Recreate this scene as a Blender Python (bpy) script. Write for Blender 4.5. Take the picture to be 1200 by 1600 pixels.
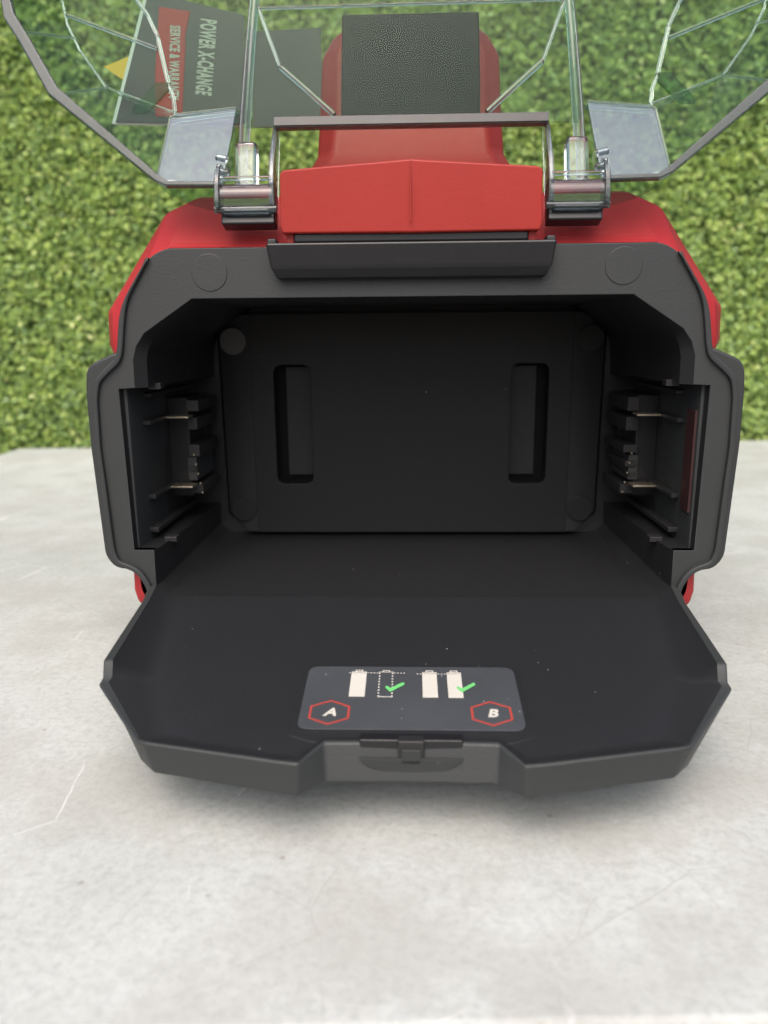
import bpy, bmesh, math, random
import numpy as np
from mathutils import Matrix, Vector
R = math.radians
for o in list(bpy.data.objects): bpy.data.objects.remove(o)
scene = bpy.context.scene
C = scene.collection
random.seed(7)

# ------------------------------------------------------------------ camera
cam_data = bpy.data.cameras.new('camera'); cam = bpy.data.objects.new('camera', cam_data); C.objects.link(cam)
cam_data.sensor_fit = 'HORIZONTAL'; cam_data.sensor_width = 24.0; cam_data.lens = 24.0
cam_data.clip_start = 0.01; cam_data.clip_end = 200
pitch, roll = R(13), R(-0.5)
fw = Vector((0, math.cos(pitch), -math.sin(pitch))); up = Vector((0, math.sin(pitch), math.cos(pitch))); rt = Vector((1, 0, 0))
r2 = math.cos(roll)*rt + math.sin(roll)*up; u2 = -math.sin(roll)*rt + math.cos(roll)*up
m = Matrix((r2, u2, -fw)).transposed().to_4x4(); m.translation = Vector((0, 0, 0.17))
cam.matrix_world = m
cam_data.dof.use_dof = True; cam_data.dof.focus_distance = 0.345; cam_data.dof.aperture_fstop = 7.5
scene.camera = cam

# ------------------------------------------------------------------ light
SUN_EL, SUN_AZ = R(55), R(190)      # azimuth: clockwise from +Y (behind the wall)
w = bpy.data.worlds.new('World'); scene.world = w; w.use_nodes = True
nt = w.node_tree; nt.nodes.clear()
sky = nt.nodes.new('ShaderNodeTexSky'); sky.sky_type = 'NISHITA'; sky.sun_disc = False
sky.sun_elevation = SUN_EL; sky.sun_rotation = SUN_AZ; sky.air_density = 0.7; sky.dust_density = 6.0; sky.ozone_density = 0.3
bg = nt.nodes.new('ShaderNodeBackground'); bg.inputs['Strength'].default_value = 0.14
wo = nt.nodes.new('ShaderNodeOutputWorld'); nt.links.new(sky.outputs[0], bg.inputs[0]); nt.links.new(bg.outputs[0], wo.inputs[0])
sd = bpy.data.lights.new('sun', 'SUN'); sd.energy = 0.9; sd.angle = R(65); sd.color = (0.96, 0.99, 1.0)
so = bpy.data.objects.new('sun', sd); C.objects.link(so)
d = Vector((math.sin(SUN_AZ)*math.cos(SUN_EL), math.cos(SUN_AZ)*math.cos(SUN_EL), math.sin(SUN_EL)))
so.rotation_euler = d.to_track_quat('Z', 'Y').to_euler()
scene.view_settings.view_transform = 'Standard'; scene.view_settings.look = 'None'
scene.view_settings.exposure = 0.80; scene.view_settings.gamma = 1.0; scene.view_settings.use_curve_mapping = False
scene.cycles.transparent_max_bounces = 24; scene.cycles.max_bounces = 10; scene.cycles.transmission_bounces = 10

# ------------------------------------------------------------------ materials
def new_mat(name):
    mt = bpy.data.materials.new(name); mt.use_nodes = True
    n = mt.node_tree.nodes; l = mt.node_tree.links
    return mt, n, l, n['Principled BSDF']
def ramp(n, stops, interp='LINEAR'):
    r = n.new('ShaderNodeValToRGB'); e = r.color_ramp.elements; r.color_ramp.interpolation = interp
    while len(e) > 1: e.remove(e[-1])
    e[0].position = stops[0][0]; e[0].color = (*stops[0][1], 1)
    for p, c in stops[1:]:
        x = e.new(p); x.color = (*c, 1)
    return r
def g(v): return (v, v, v)
def noise(n, l, scale, detail=4, rough=0.55, vec=None):
    t = n.new('ShaderNodeTexNoise'); t.inputs['Scale'].default_value = scale; t.inputs['Detail'].default_value = detail; t.inputs['Roughness'].default_value = rough
    if vec: l.new(vec, t.inputs['Vector'])
    return t
def mixc(n, l, fac, a, b, mode='MIX'):
    x = n.new('ShaderNodeMix'); x.data_type = 'RGBA'; x.blend_type = mode
    for s, v in ((0, fac), (6, a), (7, b)):
        if isinstance(v, (int, float)): x.inputs[s].default_value = v
        elif isinstance(v, tuple): x.inputs[s].default_value = (*v, 1)
        else: l.new(v, x.inputs[s])
    return x.outputs[2]

def plastic(name, col, rough, grain=1800, bump=0.12, dust=0.0, dustcol=(0.35, 0.34, 0.32), var=0.25, spec=0.5):
    mt, n, l, b = new_mat(name)
    tc = n.new('ShaderNodeTexCoord'); ob = tc.outputs['Object']
    big = noise(n, l, 22, 5, 0.6, ob)
    rc = ramp(n, [(0.3, tuple(c*(1-var) for c in col)), (0.7, tuple(min(1, c*(1+var)) for c in col))]); l.new(big.outputs[0], rc.inputs[0])
    colr = rc.outputs[0]
    if dust > 0:
        v = n.new('ShaderNodeTexVoronoi'); v.feature = 'F1'; v.inputs['Scale'].default_value = 330; l.new(ob, v.inputs['Vector'])
        sp = ramp(n, [(0.0, g(1)), (0.07, g(1)), (0.12, g(0))]); l.new(v.outputs['Distance'], sp.inputs[0])
        sel = ramp(n, [(1-dust, g(0)), (1-dust+0.01, g(1))]); sx_ = n.new('ShaderNodeSeparateColor'); l.new(v.outputs['Color'], sx_.inputs[0]); l.new(sx_.outputs[0], sel.inputs[0])
        mm = n.new('ShaderNodeMath'); mm.operation = 'MULTIPLY'; l.new(sp.outputs[0], mm.inputs[0]); l.new(sel.outputs[0], mm.inputs[1])
        colr = mixc(n, l, mm.outputs[0], colr, dustcol)
        smp = n.new('ShaderNodeMapping'); smp.inputs['Rotation'].default_value = (0, 0, 0.5); smp.inputs['Scale'].default_value = (900, 22, 300); l.new(ob, smp.inputs[0])
        scn = noise(n, l, 1.0, 2, 0.5, smp.outputs[0]); scr = ramp(n, [(0.76, g(0)), (0.82, g(0.07))]); l.new(scn.outputs[0], scr.inputs[0])
        colr = mixc(n, l, scr.outputs[0], colr, dustcol)
    l.new(colr, b.inputs['Base Color'])
    rn = noise(n, l, 260, 5, 0.6, ob); rr = ramp(n, [(0.3, g(rough*0.93)), (0.7, g(min(1, rough*1.08)))]); l.new(rn.outputs[0], rr.inputs[0]); l.new(rr.outputs[0], b.inputs['Roughness'])
    b.inputs['Specular IOR Level'].default_value = spec
    gr = noise(n, l, grain, 2, 0.5, ob); bp = n.new('ShaderNodeBump'); bp.inputs['Strength'].default_value = bump; bp.inputs['Distance'].default_value = 0.0003
    l.new(gr.outputs[0], bp.inputs['Height']); l.new(bp.outputs[0], b.inputs['Normal'])
    return mt
M = {}
M['black'] = plastic('black_textured_plastic', (0.016, 0.0165, 0.0172), 0.46, dust=0.02, var=0.03)
M['black_clean'] = plastic('black_flange_plastic', (0.0235, 0.0262, 0.0262), 0.52, grain=950, bump=0.3, dust=0.005, var=0.06)
M['black_inner_shade'] = plastic('black_plastic_bay_shade', (0.0128, 0.0133, 0.0144), 0.42, dust=0.03, var=0.03, spec=0.5)  # black plastic darkened in colour to carry the shade inside the bay
M['tray'] = plastic('black_tray_plastic', (0.0145, 0.0152, 0.0170), 0.40, grain=950, bump=0.28, dust=0.025, var=0.05, spec=0.5)
M['black_panel_shade'] = plastic('black_plastic_panel_shade', (0.0092, 0.0095, 0.0099), 0.5, dust=0.02, var=0.03, spec=0.25)  # darker still: shade at the back of the bay put into the colour
M['strip'] = plastic('black_plastic_strip_lit', (0.0175, 0.018, 0.0185), 0.5, dust=0.02, var=0.03, spec=0.3)  # panel plastic lightened: light caught by the edge strips put into the colour
M['cap'] = plastic('screw_cap_glare', (0.05, 0.05, 0.05), 0.5, var=0.08)  # lighter copy for the top-left cap only: glare painted into the base colour
M['black_smooth'] = plastic('black_satin_plastic', (0.011, 0.0115, 0.013), 0.34, var=0.05)
M['grip'] = plastic('black_rubber_grip', (0.011, 0.0125, 0.012), 0.7, grain=600, bump=0.02, var=0.05, spec=0.25)
M['red'] = plastic('red_textured_plastic', (0.335, 0.017, 0.019), 0.56, grain=1000, bump=0.35, dust=0.01, var=0.04, spec=0.3)
M['red_smooth'] = plastic('red_plastic', (0.305, 0.021, 0.015), 0.45, grain=900, bump=0.15, dust=0.012, var=0.06, spec=0.35)
M['maroon'] = plastic('maroon_insert', (0.035, 0.012, 0.012), 0.45)
M['white_print'] = plastic('white_print', (0.50, 0.48, 0.43), 0.5, var=0.04, bump=0.02)
M['red_print'] = plastic('red_print', (0.34, 0.045, 0.035), 0.5, var=0.04, bump=0.02)
M['green_print'] = plastic('green_print', (0.13, 0.48, 0.15), 0.5, var=0.06, bump=0.02)
M['label'] = plastic('label_film', (0.045, 0.050, 0.056), 0.45, grain=1400, bump=0.6, dust=0.12, var=0.12)
M['paper_dark'] = plastic('dark_printed_paper', (0.085, 0.076, 0.073), 0.35, bump=0.03, var=0.12)
M['paper_white'] = plastic('white_paper', (0.75, 0.74, 0.70), 0.7, bump=0.03, var=0.03)
M['paper_red'] = plastic('red_printed_paper', (0.42, 0.035, 0.03), 0.4, bump=0.03, var=0.1)
M['yellow'] = plastic('yellow_card', (0.75, 0.47, 0.04), 0.55, bump=0.03, var=0.06)
mt, n, l, b = new_mat('brass_contact'); M['brass'] = mt
b.inputs['Base Color'].default_value = (0.70, 0.62, 0.48, 1); b.inputs['Metallic'].default_value = 1; b.inputs['Roughness'].default_value = 0.28
nz = noise(n, l, 900, 3); rr = ramp(n, [(0.35, g(0.18)), (0.7, g(0.5))]); l.new(nz.outputs[0], rr.inputs[0]); l.new(rr.outputs[0], b.inputs['Roughness'])

def clear(name, tint, haze, base_refl, power, rough, hazecol=(0.5, 0.55, 0.5), wavy=0.06):
    mt = bpy.data.materials.new(name); mt.use_nodes = True; n = mt.node_tree.nodes; l = mt.node_tree.links; n.clear()
    out = n.new('ShaderNodeOutputMaterial'); tr = n.new('ShaderNodeBsdfTransparent'); tr.inputs[0].default_value = (*tint, 1)
    gl = n.new('ShaderNodeBsdfGlossy'); gl.inputs['Roughness'].default_value = rough
    tc = n.new('ShaderNodeTexCoord'); sc = noise(n, l, 35, 6, 0.75, tc.outputs['Object'])
    wv = n.new('ShaderNodeBump'); wv.inputs['Strength'].default_value = wavy; wv.inputs['Distance'].default_value = 0.002; l.new(noise(n, l, 40, 2, 0.5, tc.outputs['Object']).outputs[0], wv.inputs['Height'])
    l.new(wv.outputs[0], gl.inputs['Normal'])
    df = n.new('ShaderNodeBsdfDiffuse'); df.inputs[0].default_value = (*hazecol, 1)
    tl = n.new('ShaderNodeBsdfTranslucent'); tl.inputs[0].default_value = (*hazecol, 1)
    dm = n.new('ShaderNodeMixShader'); dm.inputs[0].default_value = 0.4; l.new(df.outputs[0], dm.inputs[1]); l.new(tl.outputs[0], dm.inputs[2])
    hr = ramp(n, [(0.3, g(haze*0.6)), (0.75, g(haze*1.5))]); l.new(sc.outputs[0], hr.inputs[0])
    m1 = n.new('ShaderNodeMixShader'); l.new(hr.outputs[0], m1.inputs[0]); l.new(tr.outputs[0], m1.inputs[1]); l.new(dm.outputs[0], m1.inputs[2])
    lw = n.new('ShaderNodeLayerWeight'); lw.inputs[0].default_value = 0.5
    pw = n.new('ShaderNodeMath'); pw.operation = 'POWER'; l.new(lw.outputs['Facing'], pw.inputs[0]); pw.inputs[1].default_value = power
    ma = n.new('ShaderNodeMath'); ma.operation = 'MULTIPLY_ADD'; l.new(pw.outputs[0], ma.inputs[0]); ma.inputs[1].default_value = 0.85; ma.inputs[2].default_value = base_refl
    ma.use_clamp = True
    m2 = n.new('ShaderNodeMixShader'); l.new(ma.outputs[0], m2.inputs[0]); l.new(m1.outputs[0], m2.inputs[1]); l.new(gl.outputs[0], m2.inputs[2])
    l.new(m2.outputs[0], out.inputs[0]); return mt
M['clear'] = clear('clear_green_tinted_plastic', (0.77, 0.86, 0.81), 0.014, 0.004, 4.5, 0.14, (0.34, 0.41, 0.39), wavy=0.04)
M['clear_pad'] = clear('clear_glossy_pad', (0.74, 0.87, 0.88), 0.03, 0.38, 3.0, 0.05, (0.5, 0.58, 0.60), wavy=0.08)
M['clear_dark'] = clear('clear_green_moulding', (0.55, 0.72, 0.58), 0.02, 0.006, 4.5, 0.03)
M['smoke'] = clear('smoky_clear_edge', (0.40, 0.45, 0.45), 0.42, 0.04, 3.0, 0.06, (0.13, 0.145, 0.145))
mt, n, l, b = new_mat('clear_moulded_rib'); M['rib'] = mt
b.inputs['Base Color'].default_value = (0.80, 0.88, 0.90, 1); b.inputs['Transmission Weight'].default_value = 1.0; b.inputs['IOR'].default_value = 1.5; b.inputs['Roughness'].default_value = 0.04
mt, n, l, b = new_mat('smoky_hinge_plastic'); M['hinge'] = mt
b.inputs['Base Color'].default_value = (0.40, 0.45, 0.47, 1); b.inputs['Transmission Weight'].default_value = 0.95; b.inputs['IOR'].default_value = 1.58; b.inputs['Roughness'].default_value = 0.015

# stone table top
mt, n, l, b = new_mat('pale_cement'); M['table'] = mt
tc = n.new('ShaderNodeTexCoord'); ob = tc.outputs['Object']
n1 = noise(n, l, 7, 8, 0.65, ob); r1 = ramp(n, [(0.32, (0.382, 0.397, 0.376)), (0.5, (0.454, 0.474, 0.452)), (0.68, (0.503, 0.524, 0.502))]); l.new(n1.outputs[0], r1.inputs[0])
n2 = noise(n, l, 330, 8, 0.75, ob); r2_ = ramp(n, [(0.34, g(0.80)), (0.52, g(0.98)), (0.7, g(1.06))]); l.new(n2.outputs[0], r2_.inputs[0])
c1 = mixc(n, l, 1.0, r1.outputs[0], r2_.outputs[0], 'MULTIPLY')
n3 = noise(n, l, 13, 10, 0.68, ob); r3 = ramp(n, [(0.48, g(0)), (0.56, g(0.35)), (0.75, g(0.75))]); l.new(n3.outputs[0], r3.inputs[0])
c1 = mixc(n, l, r3.outputs[0], c1, (0.335, 0.33, 0.30))
pv = n.new('ShaderNodeTexVoronoi'); pv.inputs['Scale'].default_value = 95; l.new(ob, pv.inputs['Vector'])
ps = n.new('ShaderNodeSeparateColor'); l.new(pv.outputs['Color'], ps.inputs[0])
pa = ramp(n, [(0.0, g(1)), (0.06, g(1)), (0.13, g(0))]); l.new(pv.outputs['Distance'], pa.inputs[0])
pb = ramp(n, [(0.90, g(0)), (0.93, g(0.5))]); l.new(ps.outputs[0], pb.inputs[0])
pm = n.new('ShaderNodeMath'); pm.operation = 'MULTIPLY'; l.new(pa.outputs[0], pm.inputs[0]); l.new(pb.outputs[0], pm.inputs[1])
c2 = mixc(n, l, pm.outputs[0], c1, (0.20, 0.17, 0.14))
dist = noise(n, l, 18, 3, 0.5, ob)
dv = n.new('ShaderNodeVectorMath'); dv.operation = 'MULTIPLY_ADD'; l.new(dist.outputs['Color'], dv.inputs[0]); dv.inputs[1].default_value = (0.014, 0.014, 0.0); l.new(ob, dv.inputs[2])
def scratches(scale, rot, thr, seed):
    mp = n.new('ShaderNodeMapping'); mp.inputs['Rotation'].default_value = (0, 0, rot); mp.inputs['Location'].default_value = (seed, seed*1.7, 0); l.new(dv.outputs[0], mp.inputs[0])
    v = n.new('ShaderNodeTexVoronoi'); v.feature = 'DISTANCE_TO_EDGE'; v.inputs['Scale'].default_value = scale; l.new(mp.outputs[0], v.inputs['Vector'])
    e = ramp(n, [(0.0, g(1)), (thr, g(0))]); l.new(v.outputs['Distance'], e.inputs[0])
    k = noise(n, l, 16, 2, 0.5, mp.outputs[0]); kr = ramp(n, [(0.56, g(0)), (0.63, g(1))]); l.new(k.outputs[0], kr.inputs[0])
    x = n.new('ShaderNodeMath'); x.operation = 'MULTIPLY'; l.new(e.outputs[0], x.inputs[0]); l.new(kr.outputs[0], x.inputs[1]); return x.outputs[0]
s1 = scratches(21, 0.4, 0.009, 0.3); s2 = scratches(16, 1.1, 0.008, 2.1)
f1 = n.new('ShaderNodeMath'); f1.operation = 'MULTIPLY'; l.new(s1, f1.inputs[0]); f1.inputs[1].default_value = 0.28
c3 = mixc(n, l, f1.outputs[0], c2, (0.22, 0.20, 0.18))
f2 = n.new('ShaderNodeMath'); f2.operation = 'MULTIPLY'; l.new(s2, f2.inputs[0]); f2.inputs[1].default_value = 0.85
c4 = mixc(n, l, f2.outputs[0], c3, (0.66, 0.66, 0.65))
l.new(c4, b.inputs['Base Color'])
rr = ramp(n, [(0.3, g(0.5)), (0.7, g(0.75))]); l.new(n3.outputs[0], rr.inputs[0]); l.new(rr.outputs[0], b.inputs['Roughness'])
bp = n.new('ShaderNodeBump'); bp.inputs['Strength'].default_value = 0.5; bp.inputs['Distance'].default_value = 0.0008; l.new(n2.outputs[0], bp.inputs['Height']); l.new(bp.outputs[0], b.inputs['Normal'])
# leaves
mt, n, l, b = new_mat('artificial_leaf'); M['leaf'] = mt
at = n.new('ShaderNodeAttribute'); at.attribute_name = 'tint'
rc = ramp(n, [(0.0, (0.22, 0.34, 0.14)), (0.35, (0.35, 0.50, 0.18)), (0.7, (0.49, 0.63, 0.17)), (1.0, (0.68, 0.74, 0.32))]); l.new(at.outputs['Fac'], rc.inputs[0])
l.new(rc.outputs[0], b.inputs['Base Color']); b.inputs['Roughness'].default_value = 0.42
tl = n.new('ShaderNodeBsdfTranslucent'); l.new(rc.outputs[0], tl.inputs[0]); ms = n.new('ShaderNodeMixShader'); ms.inputs[0].default_value = 0.4
l.new(b.outputs[0], ms.inputs[1]); l.new(tl.outputs[0], ms.inputs[2]); l.new(ms.outputs[0], n['Material Output'].inputs[0])
M['mat_back'] = plastic('dark_green_backing', (0.10, 0.15, 0.05), 0.8)
M['ground'] = plastic('grey_paving', (0.22, 0.21, 0.20), 0.85, grain=200, bump=0.3)

# ------------------------------------------------------------------ mesh helpers
def tag(o, label, cat, group=None):
    o['label'] = label; o['category'] = cat
    if group: o['group'] = group
def finish(name, me, mat, parent=None, bevel=0.0, seg=2, angle=35, smooth=True):
    me.materials.clear(); me.materials.append(M[mat])
    o = bpy.data.objects.new(name, me); C.objects.link(o); o.parent = parent
    if smooth:
        for p in me.polygons: p.use_smooth = True
        if bevel <= 0: me.set_sharp_from_angle(angle=R(angle))
    if bevel > 0:
        bm = o.modifiers.new('bevel', 'BEVEL'); bm.width = bevel; bm.segments = seg; bm.limit_method = 'ANGLE'; bm.angle_limit = R(25); bm.harden_normals = True
        me.set_sharp_from_angle(angle=R(180))
    return o
def mesh(name, verts, faces, mat, parent=None, bevel=0.0, recalc=True, seg=2, smooth=True, angle=35, mm=True):
    k = 0.001 if mm else 1.0
    me = bpy.data.meshes.new(name); me.from_pydata([(x*k, y*k, z*k) for x, y, z in verts], [], faces)
    if recalc:
        bm = bmesh.new(); bm.from_mesh(me); bmesh.ops.recalc_face_normals(bm, faces=bm.faces); bm.to_mesh(me); bm.free()
    return finish(name, me, mat, parent, bevel, seg, angle, smooth)
def box(name, x0, x1, y0, y1, z0, z1, mat, parent=None, bevel=0.4, taper=0):
    v = [(x0, y0, z0), (x1, y0, z0), (x1, y1, z0), (x0, y1, z0), (x0, y0, z1), (x1, y0, z1), (x1, y1, z1), (x0, y1, z1)]
    f = [(0, 3, 2, 1), (4, 5, 6, 7), (0, 1, 5, 4), (1, 2, 6, 5), (2, 3, 7, 6), (3, 0, 4, 7)]
    return mesh(name, v, f, mat, parent, bevel*0.001)
def fillet(pts, r, closed=True, seg=5):
    out = []; N = len(pts)
    for i, p in enumerate(pts):
        rad = r[i] if isinstance(r, (list, tuple)) else r
        if rad <= 0 or (not closed and i in (0, N-1)): out.append(tuple(p)); continue
        p = Vector(p); a = Vector(pts[i-1]); c = Vector(pts[(i+1) % N])
        da, dc = (a-p), (c-p); la, lc = da.length, dc.length
        if la < 1e-6 or lc < 1e-6: continue
        k = min(rad, la*0.45, lc*0.45); s = p+da/la*k; e = p+dc/lc*k
        for j in range(seg+1):
            t = j/seg; out.append(tuple((1-t)**2*s+2*t*(1-t)*p+t*t*e))
    return out
def curve_to_mesh(cu, name):
    o = bpy.data.objects.new(name, cu); C.objects.link(o)
    dg = bpy.context.evaluated_depsgraph_get(); me = bpy.data.meshes.new_from_object(o.evaluated_get(dg))
    bpy.data.objects.remove(o); me.name = name; return me
def plate(name, loops, y0, y1, mat, parent=None, bevel=0.5, axis='XZ', mm=True, angle=40):
    """solid plate with the outline loops[0] and holes loops[1:], lying in XZ (thickness y0..y1) or in XY (thickness z)"""
    k = 0.001
    cu = bpy.data.curves.new(name, 'CURVE'); cu.dimensions = '2D'; cu.fill_mode = 'BOTH'
    th = (y1-y0)*k; bevel = min(bevel*k, th*0.49)
    cu.extrude = th/2-bevel; cu.bevel_depth = bevel; cu.bevel_resolution = 1; cu.offset = -bevel
    for lp in loops:
        s = cu.splines.new('POLY'); s.points.add(len(lp)-1)
        for q, p in zip(s.points, lp): q.co = (p[0]*k, p[1]*k, 0, 1)
        s.use_cyclic_u = True
    me = curve_to_mesh(cu, name); yc = (y0+y1)/2*k
    if axis == 'XZ': me.transform(Matrix(((1, 0, 0, 0), (0, 0, -1, yc), (0, 1, 0, 0), (0, 0, 0, 1))))
    else: me.transform(Matrix.Translation((0, 0, yc)))
    return finish(name, me, mat, parent, 0, angle=angle)
def tube(name, pts, r, mat, parent=None, res=3, cyclic=False, smooth_in=None):
    cu = bpy.data.curves.new(name, 'CURVE'); cu.dimensions = '3D'; cu.bevel_depth = r*0.001; cu.bevel_resolution = res; cu.use_fill_caps = True
    s = cu.splines.new('POLY'); s.points.add(len(pts)-1); s.use_cyclic_u = cyclic
    for q, p in zip(s.points, pts): q.co = (p[0]*0.001, p[1]*0.001, p[2]*0.001, 1)
    return finish(name, curve_to_mesh(cu, name), mat, parent, 0, angle=60)
def text(name, body, size, mat, parent, matrix, sx=1.0, bold=0.0, depth=0.12, shear=0.0, space=1.0):
    cu = bpy.data.curves.new(name, 'FONT'); cu.body = body; cu.size = size*0.001; cu.extrude = depth*0.0005; cu.offset = bold*0.001; cu.shear = shear; cu.space_character = space
    cu.align_x = 'CENTER'; cu.align_y = 'CENTER'; cu.resolution_u = 3
    me = curve_to_mesh(cu, name); me.transform(Matrix.Diagonal((sx, 1, 1, 1))); me.transform(matrix)
    return finish(name, me, mat, parent, 0, smooth=False)
def mir(half):            # right half given from the centre line outwards -> closed / full polyline, left to right
    return [(-x, *r) for x, *r in reversed(half)] + [tuple(p) for p in half]
def loft(name, loops, mat, parent, closed=False, caps=(False, False), bevel=0.0, angle=30):
    N = len(loops[0]); v = [p for lp in loops for p in lp]; f = []
    for i in range(len(loops)-1):
        for j in range(N if closed else N-1):
            a, b_ = i*N+j, i*N+(j+1) % N; f.append((a, b_, b_+N, a+N))
    if caps[0]: f.append(tuple(range(N)))
    if caps[1]: f.append(tuple(range((len(loops)-1)*N, len(loops)*N)))
    return mesh(name, v, f, mat, parent, bevel, angle=angle)

# ================================================================== setting
gv = [(-6000, -5000, -760), (6000, -5000, -760), (6000, 3000, -760), (-6000, 3000, -760)]
gr = mesh('ground', gv, [(0, 1, 2, 3)], 'ground'); gr['kind'] = 'structure'

# table
tb = bpy.data.objects.new('table', None); C.objects.link(tb); tb.location = (0.20, 0.69, -0.76); tb.rotation_euler = (0, 0, R(0.9))
tag(tb, 'pale cement topped table carrying the red and black tool', 'table')
TX, TY, TZ = 0.20, 0.69, -0.76
def tl_(x, y, z): return ((x-TX)*1000, (y-TY)*1000, (z-TZ)*1000)
a0 = tl_(-0.568, 0.162, -0.045); a1 = tl_(0.968, 1.216, 0.0)
tt = box('tabletop', a0[0], a1[0], a0[1], a1[1], a0[2], a1[2], 'table', tb, bevel=3.0)
for x in (-0.50, 0.90):
    for y in (0.24, 1.14):
        p = tl_(x, y, 0); box('leg', p[0]-25, p[0]+25, p[1]-25, p[1]+25, 0, a0[2]-0.5, 'black_smooth', tb, bevel=2)

# leaf wall
lw = bpy.data.objects.new('leaf_wall', None); C.objects.link(lw); lw.location = (0, 1.30, -0.76)
tag(lw, 'artificial boxwood leaf wall panel standing behind the table', 'leaf wall')
box('backing_board', -1300, 1300, 0, 20, 0, 1720, 'mat_back', lw, bevel=1)
rng = np.random.default_rng(3)
def leaves():
    sp = 0.0128; xs = np.arange(-1.05, 1.05, sp); zs = np.arange(0.45, 1.72, sp)
    gx, gz = np.meshgrid(xs, zs); cx = gx.ravel()+rng.uniform(-.5, .5, gx.size)*sp; cz = gz.ravel()+rng.uniform(-.5, .5, gx.size)*sp
    K = 12; n_ = cx.size*K
    ang = rng.uniform(0, 2*np.pi, n_); rad = 0.0105*np.sqrt(rng.uniform(0.02, 1, n_))
    sdep = np.repeat(rng.normal(0, 0.004, cx.size), K)
    px = np.repeat(cx, K)+np.cos(ang)*rad; pz = np.repeat(cz, K)+np.sin(ang)*rad
    dome = 0.011*(1-(rad/0.012)**2)
    py = -0.012-dome-sdep-rng.uniform(0, 0.006, n_)
    # leaf frame: axis mostly radial + outward
    tilt = rng.uniform(0.15, 1.1, n_)
    ax = np.stack([np.cos(ang)*np.cos(tilt), -np.sin(tilt), np.sin(ang)*np.cos(tilt)+0.25], 1)
    ax += rng.normal(0, .3, ax.shape); ax /= np.linalg.norm(ax, axis=1)[:, None]
    rv = rng.normal(0, 1, ax.shape)*0.55+np.array([0, -1, 0.5]); sd_ = np.cross(ax, rv); sd_ /= np.linalg.norm(sd_, axis=1)[:, None]
    nr = np.cross(sd_, ax)
    L = rng.uniform(0.0072, 0.0115, n_)[:, None]; W = L*rng.uniform(0.26, 0.36, n_)[:, None]; P = np.stack([px, py, pz], 1)
    fold = 0.25
    V = np.stack([P, P+ax*L*.3+sd_*W*.85+nr*W*fold, P+ax*L*.68+sd_*W+nr*W*fold, P+ax*L, P+ax*L*.68-sd_*W+nr*W*fold, P+ax*L*.3-sd_*W*.85+nr*W*fold], 1).reshape(-1, 3)
    base = (np.arange(n_)*6)[:, None]
    F = np.concatenate([base+np.array([[0, 1, 2, 3]]), base+np.array([[0, 3, 4, 5]])], 1).reshape(-1)
    me = bpy.data.meshes.new('foliage'); me.vertices.add(len(V)); me.vertices.foreach_set('co', V.astype(np.float32).ravel())
    nf = 2*n_; me.loops.add(nf*4); me.loops.foreach_set('vertex_index', F.astype(np.int32)); me.polygons.add(nf)
    me.polygons.foreach_set('loop_start', np.arange(nf, dtype=np.int32)*4)
    me.update(calc_edges=True)
    tint = np.clip(rng.normal(0.48, 0.2, n_)+np.repeat(rng.normal(0, .12, cx.size), K), 0, 1)
    at = me.attributes.new('tint', 'FLOAT', 'POINT'); at.data.foreach_set('value', np.repeat(tint, 6).astype(np.float32))
    o = finish('foliage', me, 'leaf', lw, 0, smooth=False); o['kind'] = 'stuff'
leaves()

# ================================================================== the tool (local mm: x right, y into the bay, z up from the table)
dev = bpy.data.objects.new('battery_housing', None); C.objects.link(dev); dev.location = (0.0125, 0.35, 0); dev.rotation_euler = (0, 0, R(-2))
tag(dev, 'red and black cordless tool battery housing with open clear lid and empty bay', 'power tool')

# ---- cavity profile (x, z), right half from top centre to floor centre
prof = [(0, 186.2), (97, 186.2), (119.5, 171.5), (123.5, 166), (125.4, 160), (125.6, 147.2), (133.2, 146.8), (132.3, 70.6), (122.8, 70.6), (123, 52.6), (117.5, 48.3), (111.5, 47.5), (0, 47.5)]
def ring(pr, y): return [(-x, y, z) for x, z in reversed(pr)][0:-1] + [(x, y, z) for x, z in pr]
# the loop runs floor centre(left) .. top .. floor centre(right)
def full(pr, y):
    left = [(-x, y, z) for x, z in reversed(pr)]; right = [(x, y, z) for x, z in pr]
    return left[:-1] + right[0:]
p0 = prof
p1 = [(0, 185.2), (95.5, 185.2), (116.5, 170.5), (119.8, 165), (121.2, 160), (121.4, 147.2), (132.6, 146.8), (131.8, 70.6), (121.4, 70.6), (121.6, 53.2), (116.6, 48.8), (111, 47.9), (0, 47.9)]
p2 = [(0, 185.5), (92, 185.5), (111.5, 171.5), (114.5, 166), (115.4, 160), (115.8, 147.2), (130, 146.8), (130, 70.6), (116.5, 70.6), (117, 57.5), (112.5, 53), (107, 52), (0, 52)]
def rot(pr, y): lp = full(pr, y); return lp
liner = loft('bay_liner', [rot(p0, 0.2), rot(p1, 5.5), rot(p2, 107)], 'black_inner_shade', dev, angle=28)
# back wall
plate('back_wall', [[(-136, 49), (136, 49), (136, 189), (-136, 189)], [(-80, 83), (-56.5, 83), (-56.5, 154.5), (-80, 154.5)], [(56.5, 83), (80, 83), (80, 154.5), (56.5, 154.5)]], 107.2, 110, 'black_inner_shade', dev, bevel=0.2)
box('slot_backing', -86, 86, 121, 123, 76, 160, 'black_panel_shade', dev, bevel=0.3)

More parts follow.
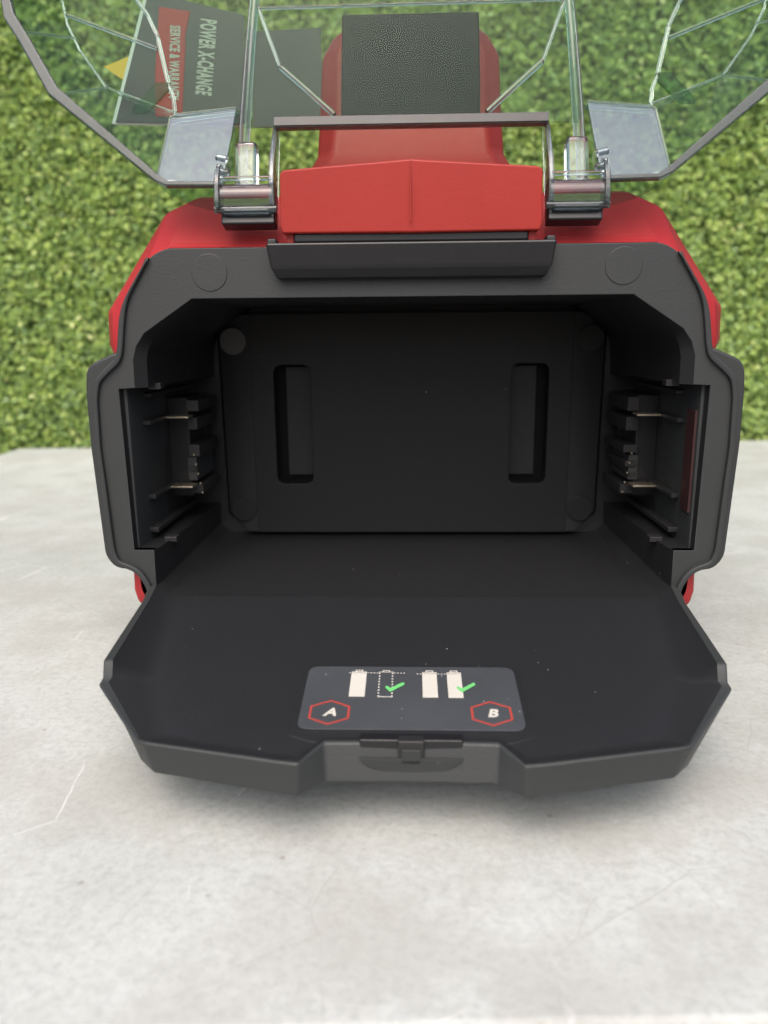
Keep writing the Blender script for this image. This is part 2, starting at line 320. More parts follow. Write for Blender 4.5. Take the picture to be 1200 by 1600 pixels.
# ---- back plate with two slots
def rrect(x0, x1, z0, z1, r): return fillet([(x0, z0), (x1, z0), (x1, z1), (x0, z1)], r)
bp_ = plate('back_panel', [[(-92, 54.5), (92, 54.5), (92, 182), (-92, 182)], rrect(-79, -57.5, 84, 153.5, 5), rrect(57.5, 79, 84, 153.5, 5)], 96.5, 107.0, 'black_panel_shade', dev, bevel=0.25)
for s in (-1, 1):
    v = [(92.02*s, 96.55, 54.6), (92.02*s, 96.55, 181.9), (97*s, 97.2, 181.9), (110.5*s, 101.0, 172.5), (109.4*s, 101.0, 66), (98*s, 97.4, 54.6),
         (92.02*s, 107.1, 54.6), (92.02*s, 107.1, 181.9), (98*s, 107.1, 182.6), (113*s, 107.1, 173.5), (112*s, 107.1, 64), (99*s, 107.1, 53.6)]
    f = [(0, 1, 2, 5), (2, 3, 4, 5), (1, 7, 8, 2), (2, 8, 9, 3), (3, 9, 10, 4), (4, 10, 11, 5), (5, 11, 6, 0)]
    mesh('panel_edge_strip', v, f, 'strip', dev, 0.0005)
    x0, x1 = sorted((s*56.0, s*74.2))
    box('slot_insert', x0, x1, 110.5, 120.8, 87, 152, 'strip', dev, bevel=0.4)
    for (cx, cz, yy) in ((101.6, 167, 96.3), (99.8, 69, 96.1)):
        pl = plate('screw_cap', [[(cx*s+7.6*math.cos(t*math.pi/16), cz+7.6*math.sin(t*math.pi/16)) for t in range(32)]], yy-0.1, 104, 'black_panel_shade' if (cz < 100 or s > 0) else 'cap', dev, bevel=0.35)

# ---- front flange
out_h = [(0, 207.6), (108, 207.6), (115.5, 203.5), (129.2, 183), (131.8, 165), (133, 160.5), (139, 155.5), (143.6, 151), (145.4, 143), (146, 120), (145.2, 104), (143.8, 70.5), (141.6, 63.6), (132, 60), (127.6, 53), (126.4, 45)]
rad_o = [0, 6, 6, 8, 6, 5, 6, 6, 8, 0, 0, 6, 4, 5, 5, 0]
def half_fillet(h, r): return fillet(h, r, closed=False)
oh = half_fillet(out_h, rad_o)
ih = [(0, 186.2), (97, 186.2), (119.5, 171.5), (123.5, 166), (125.4, 160), (125.6, 147.2), (133.2, 146.8), (132.3, 70.6), (122.8, 70.6), (123, 45)]
loop = [(-x, z) for x, z in reversed(oh)][:-1] + oh + list(reversed(ih))[:-1] + [(-x, z) for x, z in ih]
flange = plate('front_flange', [loop], 0.0, 4.0, 'black_clean', dev, bevel=0.35)
# raised bead following the flange edge
def offset_poly(pts, dd):
    o_ = []
    for i, p in enumerate(pts):
        a = Vector(pts[max(i-1, 0)]); c = Vector(pts[min(i+1, len(pts)-1)]); t = (c-a).normalized(); nn = Vector((t.y, -t.x)); o_.append(tuple(Vector(p)+nn*dd))
    return o_
for s in (-1, 1):
    seg = [p for p in oh if p[0] > 114 and p[1] < 206]
    e0 = offset_poly(seg, -0.1); e1 = [tuple(Vector(a).lerp(Vector(b_), min(1, 0.1+i/9))) for i, (a, b_) in enumerate(zip(e0, offset_poly(seg, 2.6)))]
    lp = [(s*x, z) for x, z in e0] + [(s*x, z) for x, z in reversed(e1)]
    plate('flange_bead', [lp], -2.2, 0.3, 'black_clean', dev, bevel=0.8)
# witness discs
for cx, cz in ((-88.5, 197.3), (92, 198.2)):
    plate('moulded_disc', [[(cx+8.0*math.cos(t*math.pi/20), cz+8.0*math.sin(t*math.pi/20)) for t in range(40)]], -0.35, 1.0, 'black_clean', dev, bevel=0.3)
# side wings (black shell)
wing = fillet([(134.5, 163.5), (149.3, 157.2), (150.6, 146), (150.8, 120), (148.6, 66), (144, 60), (131, 58.5), (131, 160)], [3, 5, 6, 0, 6, 5, 2, 2])
for s in (-1, 1):
    lp = [(s*x, z) for x, z in wing]
    plate('side_wing', [lp], 4.2, 62, 'black_clean', dev, bevel=1.2)
    sg = [(147.6, 157.0), (149.6, 146), (149.8, 120), (147.7, 67)]
# floor skirt wall beneath the liner at the front (closes the underside)

# ---- red body
def redsec(y, k, zt, xw=1.0): 
    h = [(0, zt), (98*xw, zt), (112*xw, zt-6), (143*xw, 181), (143.4*xw, 167), (141*xw, 160), (141*xw, 56), (140*xw, 44), (138*xw, 38), (118*xw, 30)]
    return full([(x, z) for x, z in h], y)
r0 = full([(0, 208.2), (107, 208.2), (115, 204.5), (130.5, 183), (133, 166), (132.5, 160), (132.5, 58), (132, 50), (131, 46), (118, 40)], 4.5)
r1 = full([(0, 210), (107.5, 210), (116.5, 206), (136, 182.5), (137.5, 166), (136, 160), (136.5, 56), (137, 48), (135.5, 41), (118, 34)], 8)
body = loft('red_body', [r0, r1, redsec(20, 1, 231), redsec(34, 1, 234), redsec(120, 1, 232, 0.99), redsec(185, 1, 205, 0.90)], 'red', dev, caps=(False, True), bevel=0.0018)
# base the tool stands on
bs = [[(-112, 10, 0), (112, 10, 0), (112, 180, 0), (-112, 180, 0)], [(-118, 2, 12), (118, 2, 12), (118, 185, 12), (-118, 185, 12)], [(-121, 6, 44.5), (121, 6, 44.5), (121, 182, 44.5), (-121, 182, 44.5)]]
loft('base_foot', bs, 'black_clean', dev, closed=True, caps=(True, True), bevel=0.002)

# ---- tray
zf = lambda y: 47.5+0.125*y
FL = [(117.5, 0.0), (115.5, -14), (107.5, -69), (106.6, -74), (105.8, -77), (90.5, -110.8), (88.6, -111.6), (43.5, -122.2), (37.3, -123.3), (30.0, -111.5), (0, -111.0)]
RIM = [(127.0, 0.2, 53), (124.6, -16, 51), (120.6, -74, 47.0), (119.2, -79.5, 42.2), (119.6, -83.0, 41.0), (94.6, -114.2, 35.0), (91.0, -115.4, 35.0), (44.2, -124.6, 34.0), (36.8, -125.8, 34.0), (29.6, -114.2, 35.2), (0, -113.8, 35.4)]
RMI = [(123.2, 0.2, 52.6), (121.4, -16, 50.8), (117.0, -73, 46.6), (115.6, -78.5, 41.9), (116.2, -81.0, 40.7), (93.2, -112.9, 34.8), (90.4, -113.9, 34.8), (43.8, -123.1, 33.8), (37.1, -124.2, 33.8), (29.8, -112.5, 35.0), (0, -112.1, 35.2)]
BOT = [(121, 1.0, 28), (119, -16, 27), (116, -66, 25), (115, -74, 25), (114, -78, 25), (96.0, -106.5, 22.5), (89.2, -113.5, 22.0), (42.2, -125.5, 22.0), (37.4, -126.6, 22.0), (28.6, -118.5, 22.2), (0, -118.2, 22.2)]
def sym(h): return [tuple(p) for p in h] + [(-x, y, z) for x, y, z in reversed(h[:-1])]
L_floor = sym([(x, y, zf(y)) for x, y in FL]); L_rmi = sym(RMI); L_rim = sym(RIM); L_bot = sym(BOT)
N = len(L_floor)
def strips(loops): return [p for lp in loops for p in lp], [(i*N+j, i*N+j+1, (i+1)*N+j+1, (i+1)*N+j) for i in range(len(loops)-1) for j in range(N-1)]
FI = [(111.5, 0.0), (109.5, -14), (101.5, -67), (100.6, -71), (99.6, -74), (86.5, -107.0), (85.2, -107.6), (45.0, -117.0), (39.0, -117.6), (31.0, -107.6), (0, -107.0)]
L_in = sym([(x, y, zf(y)) for x, y in FI]); L_md = [(x, y, z+0.9) for x, y, z in L_floor]
v_, f_ = strips([L_in, L_md, L_rmi]); f_.append(tuple(range(N)))
tray = mesh('front_tray', v_, f_, 'tray', dev, 0, angle=75)
wn = tray.modifiers.new('weighted', 'WEIGHTED_NORMAL'); wn.keep_sharp = True; wn.weight = 80
v_, f_ = strips([L_rmi, L_rim, L_bot]); f_.append(tuple(range(2*N, 3*N)))
mesh('tray_wall', v_, f_, 'black_clean', tray, 0.0011, seg=3)
# raised pad below the label, sunk channel edges
slope = math.atan(0.125)
# ---- instruction label
lab_c = (0.0, -85.0, zf(-85.0))
def on_slope(x, y): return (x, y, zf(y))
raised = fillet([(-42.6, -60.8), (42.6, -60.8), (43.2, -108), (34, -112), (-34, -112), (-43.2, -108)], [5, 5, 2, 2, 2, 2])
pd = plate('label_surround', [[(x, (y-lab_c[1])/math.cos(slope)) for x, y in raised]], -1.0, 0.35, 'tray', dev, bevel=0.3, axis='XY')
pd.location = tuple(c*0.001 for c in lab_c); pd.rotation_euler = (slope, 0, 0)
lab = plate('instruction_label', [fillet([(-40.4, -20.6), (40.4, -20.6), (40.6, 20.6), (-40.6, 20.6)], 4.5)], 0.4, 1.1, 'label', dev, bevel=0.2, axis='XY')
lab.location = tuple(c*0.001 for c in lab_c); lab.rotation_euler = (slope, 0, 0)
def ly(y): return (y+85.0)/math.cos(slope)
ZT = 1.12
def flat(name, pts, mat, holes=()):
    return plate(name, [pts]+list(holes), ZT, ZT+0.16, mat, lab, bevel=0.03, axis='XY')
def quad(x0, x1, y0, y1): return [(x0, y0), (x1, y0), (x1, y1), (x0, y1)]
def battery(x0, x1, yt, yb, solid):
    yt, yb = ly(yt), ly(yb); xm = (x0+x1)/2
    if solid:
        flat('battery_symbol', [(x0, yb), (x1, yb), (x1, yt-1.2), (x0, yt-1.2)], 'white_print')
        cap = [(x0, yt-0.9), (x1, yt-0.9), (x1, yt), (xm+1.5, yt), (xm+1.5, yt+1.3), (xm-1.5, yt+1.3), (xm-1.5, yt), (x0, yt)]
        flat('battery_symbol', cap, 'white_print', [[(x0+.35, yt-.6), (x1-.35, yt-.6), (x1-.35, yt-.3), (x0+.35, yt-.3)], [(xm-1.1, yt+.2), (xm+1.1, yt+.2), (xm+1.1, yt+.95), (xm-1.1, yt+.95)]])
    else:
        verts, faces = [], []
        def q(a, b_, c, d_):
            i = len(verts); verts.extend([(a, c, ZT+.1), (b_, c, ZT+.1), (b_, d_, ZT+.1), (a, d_, ZT+.1)]); faces.append((i, i+1, i+2, i+3))
        y = yb
        while y < yt-0.5:
            q(x0, x0+.6, y, y+.9); q(x1-.6, x1, y, y+.9); y += 1.95
        q(x0, x1, yb-.3, yb+.2); q(xm-1.5, xm+1.5, yt+.7, yt+1.2); q(xm-1.5, xm-1.1, yt-.1, yt+1.2); q(xm+1.1, xm+1.5, yt-.1, yt+1.2); q(x0, x1, yt-.35, yt+.05)
        mesh('battery_symbol', verts, faces, 'white_print', lab, smooth=False, recalc=False)
battery(-23.4, -17.4, -68.6, -85.7, True); battery(-12.6, -6.9, -68.6, -85.7, False)
battery(4.4, 10.1, -68.8, -86.0, True); battery(14.0, 19.6, -68.8, -86.1, True)
for x0, x1, y in ((-17.2, -12.8, -69.7), (-6.8, -1.8, -69.7), (2.2, 4.2, -70.2), (10.4, 13.8, -70.2), (-24.4, -23.6, -69.7)):
    verts, faces = [], []; x = x0
    while x < x1:
        i = len(verts); yy = ly(y); verts += [(x, yy, ZT+.1), (x+.7, yy, ZT+.1), (x+.7, yy+.5, ZT+.1), (x, yy+.5, ZT+.1)]; faces.append((i, i+1, i+2, i+3)); x += 1.25
    mesh('dotted_line', verts, faces, 'white_print', lab, smooth=False, recalc=False)
for cx in (0, 27.1):
    ck = [(-9.9+cx, ly(-79.6)), (-8.3+cx, ly(-82.4)), (-7.4+cx, ly(-82.4)), (-2.4+cx, ly(-77.6)), (-2.7+cx, ly(-76.4)), (-3.3+cx, ly(-76.3)), (-7.9+cx, ly(-80.3)), (-8.7+cx, ly(-79.0)), (-9.5+cx, ly(-78.8))]
    o = plate('check_mark', [fillet(ck, 0.5)], ZT+.17, ZT+.32, 'green_print', lab, bevel=0.03, axis='XY')
for cx, ch in ((-29.6, 'A'), (29.0, 'B')):
    def hexa(r, q): return [(cx+r*math.sin(t*math.pi/3)*q, ly(-95.7)+r*math.cos(t*math.pi/3)) for t in range(6)]
    flat('red_hexagon', hexa(7.6, 1.12), 'red_print', [hexa(6.75, 1.12)])
    text('letter', ch, 6.4, 'white_print', lab, Matrix.Translation((cx*0.001+0.0002, ly(-95.8)*0.001, (ZT+0.1)*0.001)), sx=1.0, bold=0.22, shear=0.25)
# ---- latch block in the middle of the tray front
box('latch_block', -17.5, 17.5, -114.6, -109.5, 30.2, 36.4, 'black_smooth', dev, bevel=0.5)
latch = box('latch_hook', -4.4, 4.4, -116.4, -112, 28.4, 36.9, 'black', dev, bevel=0.5)
box('hook_face', -3.2, 3.2, -117.0, -116.2, 28.8, 34.0, 'black_clean', latch, bevel=0.2)
sc = [(-17.6, 30.6), (17.6, 30.6)] + [(17.6*math.cos(t*math.pi/14)*(1-0.12*math.sin(t*math.pi/14)), 30.6-6.6*math.sin(t*math.pi/14)) for t in range(1, 14)]
plate('finger_scoop', [list(sc)], -117.0, -114.0, 'black_clean', dev, bevel=0.6)

# ---- latch bar (catch) on the top of the flange
cv = [(-61.5, 208.6), (61.5, 208.6), (60.5, 199), (57, 194), (-57, 194), (-60.5, 199)]
v = [(-61.6, -9.5, 208.4), (61.6, -9.5, 208.4), (61.6, 3.0, 208.4), (-61.6, 3.0, 208.4), (-57.6, -4.6, 193.6), (57.6, -4.6, 193.6), (57.6, 1, 193.6), (-57.6, 1, 193.6),
     (-60.0, -8.2, 198.5), (60.0, -8.2, 198.5), (60.0, 1.5, 198.5), (-60.0, 1.5, 198.5)]
f = [(3, 2, 1, 0), (0, 1, 9, 8), (1, 2, 10, 9), (2, 3, 11, 10), (3, 0, 8, 11), (8, 9, 5, 4), (9, 10, 6, 5), (10, 11, 7, 6), (11, 8, 4, 7), (4, 5, 6, 7)]
catch = mesh('latch_bar', v, f, 'black_smooth', dev, 0.0012, seg=3)
for s in (-1, 1):
    x0, x1 = sorted((s*57.5, s*61.3)); box('latch_bar_ear', x0, x1, -6, 2.5, 207.0, 210.4, 'black_clean', catch, bevel=0.7)
box('latch_gap_strip', -49.5, 49.5, -7.5, 6, 208.45, 212.2, 'black_smooth', dev, bevel=0.8)

# ---- red hinge cover
def covsec(y, zb, zs, zc, hw): return [(-hw, y, zb), (-hw, y, zs), (-hw*0.96, y, zs+1.2), (0, y, zc), (hw*0.96, y, zs+1.2), (hw, y, zs), (hw, y, zb), (0, y, zb-0.3)]
cov = loft('hinge_cover', [covsec(-8.5, 212.8, 234, 238.5, 54.2), covsec(-12.6, 213.6, 217, 218, 54.6), ] if False else
           [[(-54.6, -11.4, 215), (-54.2, -10.6, 235.6), (-52.5, -10.2, 236.8), (0, -11.7, 240.0), (52.5, -10.2, 236.8), (54.2, -10.6, 235.6), (54.6, -11.4, 215), (54.2, -9.4, 212.0), (0, -10.2, 211.6), (-54.2, -9.4, 212.0)],
            [(-54.6, 28, 215), (-54.2, 28, 238.6), (-52.5, 28, 240), (0, 28, 243.5), (52.5, 28, 240), (54.2, 28, 238.6), (54.6, 28, 215), (54.2, 28, 212.0), (0, 28, 211.4), (-54.2, 28, 212.0)]],
           'red_smooth', dev, closed=True, caps=(True, True), bevel=0.0009)
box('cover_seam', -0.2, 0.2, -11.95, -11.0, 215.5, 239.6, 'red_smooth', cov, bevel=0.1)
for s in (-1, 1):
    x0, x1 = sorted((s*49.7, s*53.0)); box('cover_foot', x0, x1, -6.0, 10, 205, 212.5, 'red_smooth', cov, bevel=0.4)

# ---- handle neck behind the cover
def necksec(y0, y1, z, hw, c): return [(-hw, y0+c, z), (-hw+c, y0, z), (hw-c, y0, z), (hw, y0+c, z), (hw, y1, z), (-hw, y1, z)]
neck = loft('handle_neck', [necksec(18, 80, 232, 50, 6), necksec(30, 82, 246, 47.5, 7), necksec(36, 84, 253, 44.5, 8), necksec(46, 92, 280, 43.6, 9), necksec(52, 98, 301, 43.0, 9), necksec(56, 101, 310, 38, 8), necksec(59, 103, 314, 34, 7)],
            'red_smooth', dev, closed=True, caps=(True, True), bevel=0.0025)
gv_ = [(-32.4, 38.5, 269), (32.4, 38.5, 269), (32.4, 49, 300), (32.4, 56, 318), (-32.4, 56, 318), (-32.4, 49, 300)]
gb = [(x, y+12, z) for x, y, z in gv_]
grip = mesh('grip_pad', gv_+gb, [(0, 1, 2, 5), (5, 2, 3, 4), (6, 11, 8, 7), (11, 10, 9, 8), (0, 6, 7, 1), (1, 7, 8, 2), (2, 8, 9, 3), (3, 9, 10, 4), (4, 10, 11, 5), (5, 11, 6, 0)], 'grip', neck, 0.0012)
tube('grip_mark', [(1.5+2.0*math.cos(t*math.pi/8), 49.4, 301.0+2.0*math.sin(t*math.pi/8)) for t in range(16)], 0.25, 'black', grip, cyclic=True)

# ---- battery terminals in the side recesses
for s in (-1, 1):
    def sb(name, x0, x1, *a, **k):
        q0, q1 = sorted((s*x0, s*x1)); return box(name, q0, q1, *a, **k)
    tbk = sb('terminal_block', 120, 131.2, 62, 100, 84, 138, 'black_smooth', dev, bevel=0.5)
    for z0, z1, xi in (((130.8, 136.8, 113.5), (121, 127.6, 114.5), (106.5, 113, 114), (98.5, 101, 117), (86, 90.8, 113.5)) if s < 0 else ((129.8, 137.2, 114), (119.5, 126.8, 113.5), (107.8, 112, 112.8), (100.2, 103.4, 114.2), (95.0, 97.2, 116.5), (85.5, 90.6, 112.5))):
        sb('terminal_comb', xi, 120.2, 58+abs(z0-110)*0.05, 98, z0, z1, 'strip' if s > 0 else 'black', tbk, bevel=0.4)
    sb('terminal_web', 116.5, 121.5, 60, 96, 93, 106.3, 'black_clean', tbk, bevel=0.3)
    for z in (128.9, 91.9):
        sb('contact_blade', 115.8, 128.2, 47, 57, z-0.5, z+0.5, 'brass', tbk, bevel=0.2)
        sb('blade_holder', 127.5, 131.4, 22, 62, z-1.1, z+1.1, 'black', tbk, bevel=0.3)
    for k_ in range(5): sb('terminal_pin', 113.2+k_*0.9, 113.9+k_*0.9, 57.2, 58.6, 86.4+k_*5.2, 87.2+k_*5.2, 'brass', tbk, bevel=0.1)
    sb('guide_rail', 126.5, 131.8, 20, 96, 74.0, 76.6, 'black', dev, bevel=0.5)
    sb('guide_rail', 127.5, 131.8, 26, 96, 140.8, 143.2, 'black', dev, bevel=0.5)
    sb('guide_stop', 117.2, 123.5, 18, 24, 69.6, 72.2, 'black', dev, bevel=0.3)
    sb('guide_stop', 118.4, 124.5, 14, 20, 145.6, 148.6, 'black', dev, bevel=0.3)
    if s > 0: sb('maroon_insert', 129.9, 132.6, 6, 17, 87, 135, 'maroon', dev, bevel=0.3)

# ---- clear lid (own frame: x right, y backwards from the rim, z up along the lid)
LEAN = R(15)
RIMH = [(79, 0), (104, 0.4), (109, 3), (155, 41), (168, 64), (175, 75), (179, 95), (179, 150), (160, 190), (70, 206), (0, 206)]
BACK = [(77, 47), (106, 46.5), (110, 48), (141, 60), (154, 78), (160, 90), (163, 102), (163, 146), (148, 178), (68, 190), (0, 190)]
wr = [0]*11; MID = [(78.5, 14), (106.5, 15), (112, 18), (152, 44), (165, 66), (171.5, 78), (175, 97), (175, 149), (157, 187), (70, 202), (0, 202)]
def lloop(h, wv): return [(x, wv[i] if isinstance(wv, list) else wv, z) for i, (x, z) in enumerate(h)]
lv, lf = [], []
def addloft(loops):
    base = len(lv); n_ = len(loops[0])
    for lp in loops: lv.extend(lp)
    for i in range(len(loops)-1):
        for j in range(n_-1):
            a = base+i*n_+j; lf.append((a, a+1, a+1+n_, a+n_))
PADT = [(78, 41.5), (104.5, 40), (109, 41)] + BACK[3:]
for s in (1, -1):
    A_ = [(s*x, y, z) for x, y, z in lloop(RIMH, 0)]
    B_ = [(s*x, y, z) for x, y, z in lloop(PADT, [18, 18, 19, 25, 27, 27, 27, 27, 27, 27, 27])]
    Cc = [(s*x, y, z) for x, y, z in lloop(BACK, 28)]
    addloft([A_[2:], B_[2:], Cc[2:]])
    addloft([B_[:3], Cc[:3]])
    base = len(lv); lv.extend(Cc + [(s*70, 28, 190), (s*72, 28, 100)]); nb = len(Cc)
    lf.append(tuple(range(base, base+nb-1)) + (base+nb+1,))
    # step wall between the side panel and the centre panel, centre panel half
    base = len(lv); st = [(s*75, 28, 46.8), (s*72, 28, 100), (s*68, 28, 190), (s*72.5, 9, 30), (s*68, 9, 100), (s*65, 9, 192), (0, 9, 30), (0, 9, 100), (0, 9, 192), (s*59, 9, 30)]
    lv.extend(st); lf.extend([(base, base+1, base+4, base+3), (base+1, base+2, base+5, base+4), (base+9, base+3, base+4, base+7, base+6), (base+4, base+5, base+8, base+7)])
for s in (1, -1):
    base = len(lv); lv.extend([(s*79.4, 1.0, 1.4), (s*77.6, 18.6, 43), (s*75, 28, 46.8), (s*74, 14, 10)]); lf.append((base, base+1, base+2, base+3))
lid = mesh('clear_lid', lv, lf, 'clear', dev, angle=12)
bm = bmesh.new(); bm.from_mesh(lid.data); bmesh.ops.remove_doubles(bm, verts=bm.verts, dist=0.0004); bmesh.ops.recalc_face_normals(bm, faces=bm.faces); bm.to_mesh(lid.data); bm.free(); lid.data.shade_flat()
lid.location = (0, -0.004, 0.232); lid.rotation_euler = (-LEAN, 0, 0)
sm = lid.modifiers.new('wall', 'SOLIDIFY'); sm.thickness = 0.0016; sm.offset = 0
# glossy sloped pads next to the hinges, thick moulded edges, ribs
for s in (1, -1):
    q = [(s*80, 0.4, 1.0), (s*108.6, 0.4, 3.2), (s*108.4, 18.6, 40.6), (s*105.0, 18.6, 42.0), (s*78.3, 18.6, 44.5)]
    po = [(x, y+1.6, z-0.8) for x, y, z in q]
    mesh('hinge_pad', q+po, [(0, 1, 2, 3, 4), (9, 8, 7, 6, 5)]+[(i, (i+1) % 5, (i+1) % 5+5, i+5) for i in range(5)], 'clear_pad', lid, 0.0005)
    lipv = [(s*x, y, z) for x, z, y in [(81, 0.2, 0.2), (105, 0.2, 0.2), (110, 4, 0.2), (104, -1.8, 1.5), (95, -6.2, 2.5), (86, -8.6, 3), (81, -9.2, 3)]]
    lo = [(x, y+1.2, z) for x, y, z in lipv]; n7 = 7
    mesh('lid_lip', lipv+lo, [tuple(range(7)), tuple(range(13, 6, -1))]+[(i, (i+1) % 7, (i+1) % 7+7, i+7) for i in range(7)], 'clear', lid, 0)
    ed = [(s*x, 0.5, z) for x, z in [(80, -0.2), (104, 0.2), (109, 2.6), (155, 40.8), (168, 63.8), (175, 74.6), (179, 95), (179, 150), (160, 190), (70, 206), (0, 206)]]
    # rim edge as a square-section band
    rv, rf = [], []
    inn = [(s*x, z) for x, z in [(80, 1.8), (103.0, 2.4), (107.0, 5.0), (151.0, 43.8), (163.9, 66.0), (170.8, 77.2), (175.2, 96), (175.2, 149), (157.4, 186.8), (69.6, 202.4), (0, 202.4)]]
    for (x, y, z), (xi, zi) in zip(ed, inn): rv += [(x, -1.2, z), (xi, -1.2, zi), (xi, 2.2, zi), (x, 2.2, z)]
    for i in range(len(ed)-1):
        for k_ in range(4): a = i*4; rf.append((a+k_, a+(k_+1) % 4, a+4+(k_+1) % 4, a+4+k_))
    rf += [(0, 1, 2, 3)]
    mesh('rim_edge', rv, rf, 'smoke', lid, 0.0006)
    tube('moulded_rib', [(s*74.2, 16, 10), (s*72.2, 12, 36), (s*69.4, 8.4, 70), (s*67.6, 8.4, 92), (s*65, 8.4, 190)], 1.9, 'rib', lid)
    tube('moulded_rib', [(s*76.4, 15, 12), (s*74.6, 12.5, 38), (s*71.6, 10, 72), (s*69.6, 10, 94)], 0.8, 'hinge', lid)
    tube('moulded_rib', [(s*57.0, 8.2, 56.5), (s*46, 8.0, 46.5), (s*33.0, 8.0, 34.4)], 1.25, 'rib', lid)
    tube('moulded_rib', [(s*67, 8.2, 84), (s*60.5, 8.0, 66), (s*57.0, 8.2, 56.5)], 0.8, 'rib', lid)
    tube('moulded_rib', [(s*117.5, 27, 84), (s*112, 27, 61)], 1.0, 'rib', lid)
    tube('moulded_rib', [(s*117.3, 27, 78), (s*160.5, 26.8, 95)], 0.9, 'rib', lid)
    tube('moulded_rib', [(s*117.5, 27, 84), (s*122, 27, 94), (s*131, 27, 106)], 0.9, 'rib', lid)
    tube('crease_highlight', [(s*x, 27.2, z) for x, z in BACK[:-1]], 0.55, 'rib', lid)  # thin clear tubes added along the lid folds to give bright edge highlights
    tube('crease_highlight', [(s*155, 0.6, 41), (s*141, 26.8, 60)], 0.5, 'rib', lid)
    tube('crease_highlight', [(s*171.5, 0.6, 70), (s*157, 26.8, 84)], 0.5, 'rib', lid)
    tube('crease_highlight', [(s*78.4, 18.4, 44.4), (s*105.2, 18.4, 42.0), (s*108.4, 18.4, 40.4), (s*108.6, 0.6, 3.2)], 0.5, 'rib', lid)
    tube('moulded_rib', [(s*112, 27, 61), (s*109.5, 27.0, 54), (s*108.6, 26.5, 46.6)], 0.9, 'rib', lid)
    st = [(s*x, y, z) for x, z, y in [(112, 62, 26.6), (118, 62, 26.6), (128.5, 50, 26.2), (128.5, 47, 26), (122, 47, 26), (112, 58, 26.6)]]
    mesh('moulded_step', st+[(x, y+1.4, z) for x, y, z in st], [tuple(range(6)), tuple(range(11, 5, -1))]+[(i, (i+1) % 6, (i+1) % 6+6, i+6) for i in range(6)], 'clear_dark', lid, 0.0004)
tube('moulded_rib', [(-66, 8.0, 82.5), (66, 8.0, 83.5)], 0.7, 'rib', lid)
box('notch_edge', -59, 59, 4.5, 8.5, 27.6, 32.4, 'smoke', lid, bevel=0.7)
box('notch_edge_bar', -58.8, 58.8, 4.0, 4.6, 28.0, 31.8, 'black_smooth', lid, bevel=0.1)
# hinge knuckles
for s in (1, -1):
    cyl = [(s*58.5, 4, -3.5), (s*82, 4, -3.5)]
    kn = tube('hinge_knuckle', cyl, 5.6, 'hinge', lid, res=6)
    for x in (57.6, 80.6):
        x0, x1 = sorted((s*x, s*(x+2.4)))
        pts = fillet([(2, -10), (10, -8), (11, 8), (14, 30), (9, 31), (0, 12), (-2, 2)], 4) if x < 60 else fillet([(-2, -10), (9, -9), (10, 4), (6, 12), (0, 10), (-3, 2)], 3)
        n_ = len(pts); vv = [(x0, a, c) for a, c in pts]+[(x1, a, c) for a, c in pts]
        mesh('hinge_cheek', vv, [tuple(range(n_)), tuple(range(2*n_-1, n_-1, -1))]+[(i, (i+1) % n_, (i+1) % n_+n_, i+n_) for i in range(n_)], 'hinge', kn, 0.0006)
    x0, x1 = sorted((s*60, s*80)); box('hinge_web', x0, x1, 2, 9, -11.0, -7.0, 'hinge', kn, bevel=0.8)
    x0, x1 = sorted((s*58.2, s*81.5)); box('hinge_base', x0, x1, 5.0, 13.0, -14.2, -6.5, 'black_smooth', kn, bevel=0.8)
    tube('hinge_pin', [(s*57.0, 2.5, -9.0), (s*83.6, 2.5, -9.0)], 1.6, 'hinge', kn)
    tube('hinge_pin', [(s*59.0, -1.4, 2.6), (s*80.4, -1.4, 2.6)], 1.0, 'rib', kn)
    for q_, z_ in ((77.5, 6), (78.2, 12)): tube('hinge_tooth', [(s*q_, 1, z_), (s*(q_+4.5), 1.5, z_+1.2)], 1.5, 'hinge', kn)
    x0, x1 = sorted((s*66, s*76)); box('hinge_post', x0, x1, 4, 11, 2, 22, 'rib', kn, bevel=2.2)

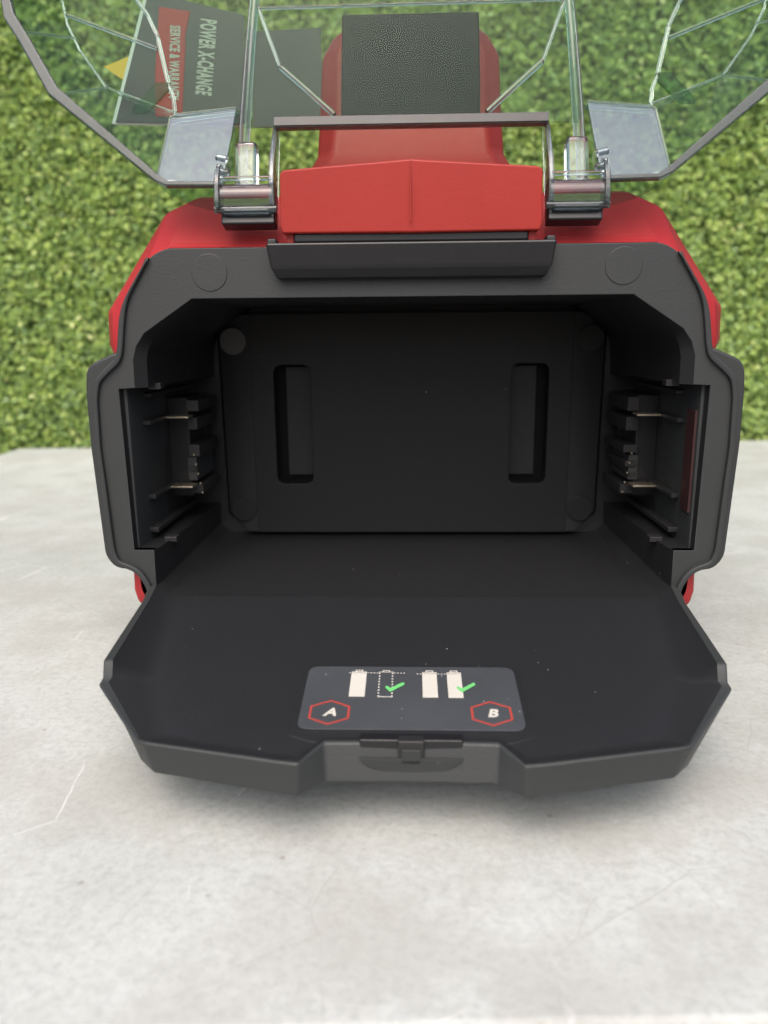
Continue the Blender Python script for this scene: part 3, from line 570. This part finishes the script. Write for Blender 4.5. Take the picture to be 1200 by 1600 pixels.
# ================================================================== booklet hanging behind the lid
bk = bpy.data.objects.new('instruction_booklet', None); C.objects.link(bk); bk.parent = None
rotd = Matrix.Rotation(R(-2), 4, 'Z')
def dworld(x, y, z): return Vector((0.0125, 0.35, 0)) + rotd @ Vector((x*0.001, y*0.001, z*0.001))
bk.location = dworld(-117, 76, 276); bk.rotation_euler = (0, 0, R(-2))
tag(bk, 'dark grey booklet with a red stripe hanging behind the clear lid', 'booklet')
BO = (-117, 76, 276)
def bl(p): return (p[0]-BO[0], p[2]-BO[2])
c_ = [(-151.5, 277.8), (-85.5, 275.5), (-82.6, 325.4), (-129.6, 337.0)]
cc = [(x-BO[0], z-BO[2]) for x, z in c_]
cover_ = plate('booklet_cover', [cc], -1.0, 0.0, 'paper_dark', bk, bevel=0.1)
plate('pages', [[(x+(-2.4 if x < 0 else -0.5), z-0.4) for x, z in cc]], 0.1, 3.0, 'paper_white', bk, bevel=0.1)
p2_ = [(-82.0, 275.8), (-45, 275.0), (-45.5, 321.5), (-80.6, 320.6)]
plate('second_page', [[(x-BO[0], z-BO[2]) for x, z in p2_]], 6.0, 7.0, 'paper_dark', bk, bevel=0.1)
rs = [(-124.9, 330.0), (-109.5, 327.6), (-113.0, 316), (-112.8, 313), (-116.8, 279.4), (-130.4, 280.2), (-129.2, 300)]
plate('red_stripe', [[(x-BO[0], z-BO[2]) for x, z in rs]], -1.25, -0.9, 'paper_red', bk, bevel=0.05)
def tmat(x, z, y, deg): return Matrix.Translation(((x-BO[0])*.001, y*.001, (z-BO[2])*.001)) @ Matrix.Rotation(R(90), 4, 'X') @ Matrix.Rotation(R(deg), 4, 'Z')
text('title_text', 'POWER X-CHANGE', 11.0, 'white_print', bk, tmat(-103.2, 306.8, -1.1, -98), sx=0.325, bold=0.40, space=1.12)
text('title_text', 'SERVICE & WARRANTY', 7.0, 'white_print', bk, tmat(-119.2, 304.6, -1.35, -95.5), sx=0.43, bold=0.26, space=1.1)
yc = bpy.data.objects.new('yellow_card', None); 
yl = [(-158.5, 306.3), (-140, 312.5), (-140, 298), (-145.5, 297.6)]
ycm = plate('yellow_card', [[(x+150, z-298) for x, z in yl]], -0.4, 0.4, 'yellow', None, bevel=0.05)
ycm.location = dworld(-150, 84, 298); ycm.rotation_euler = (0, 0, R(-2))
tag(ycm, 'small yellow card corner sticking out behind the grey booklet', 'card')
bpy.data.objects.remove(yc)
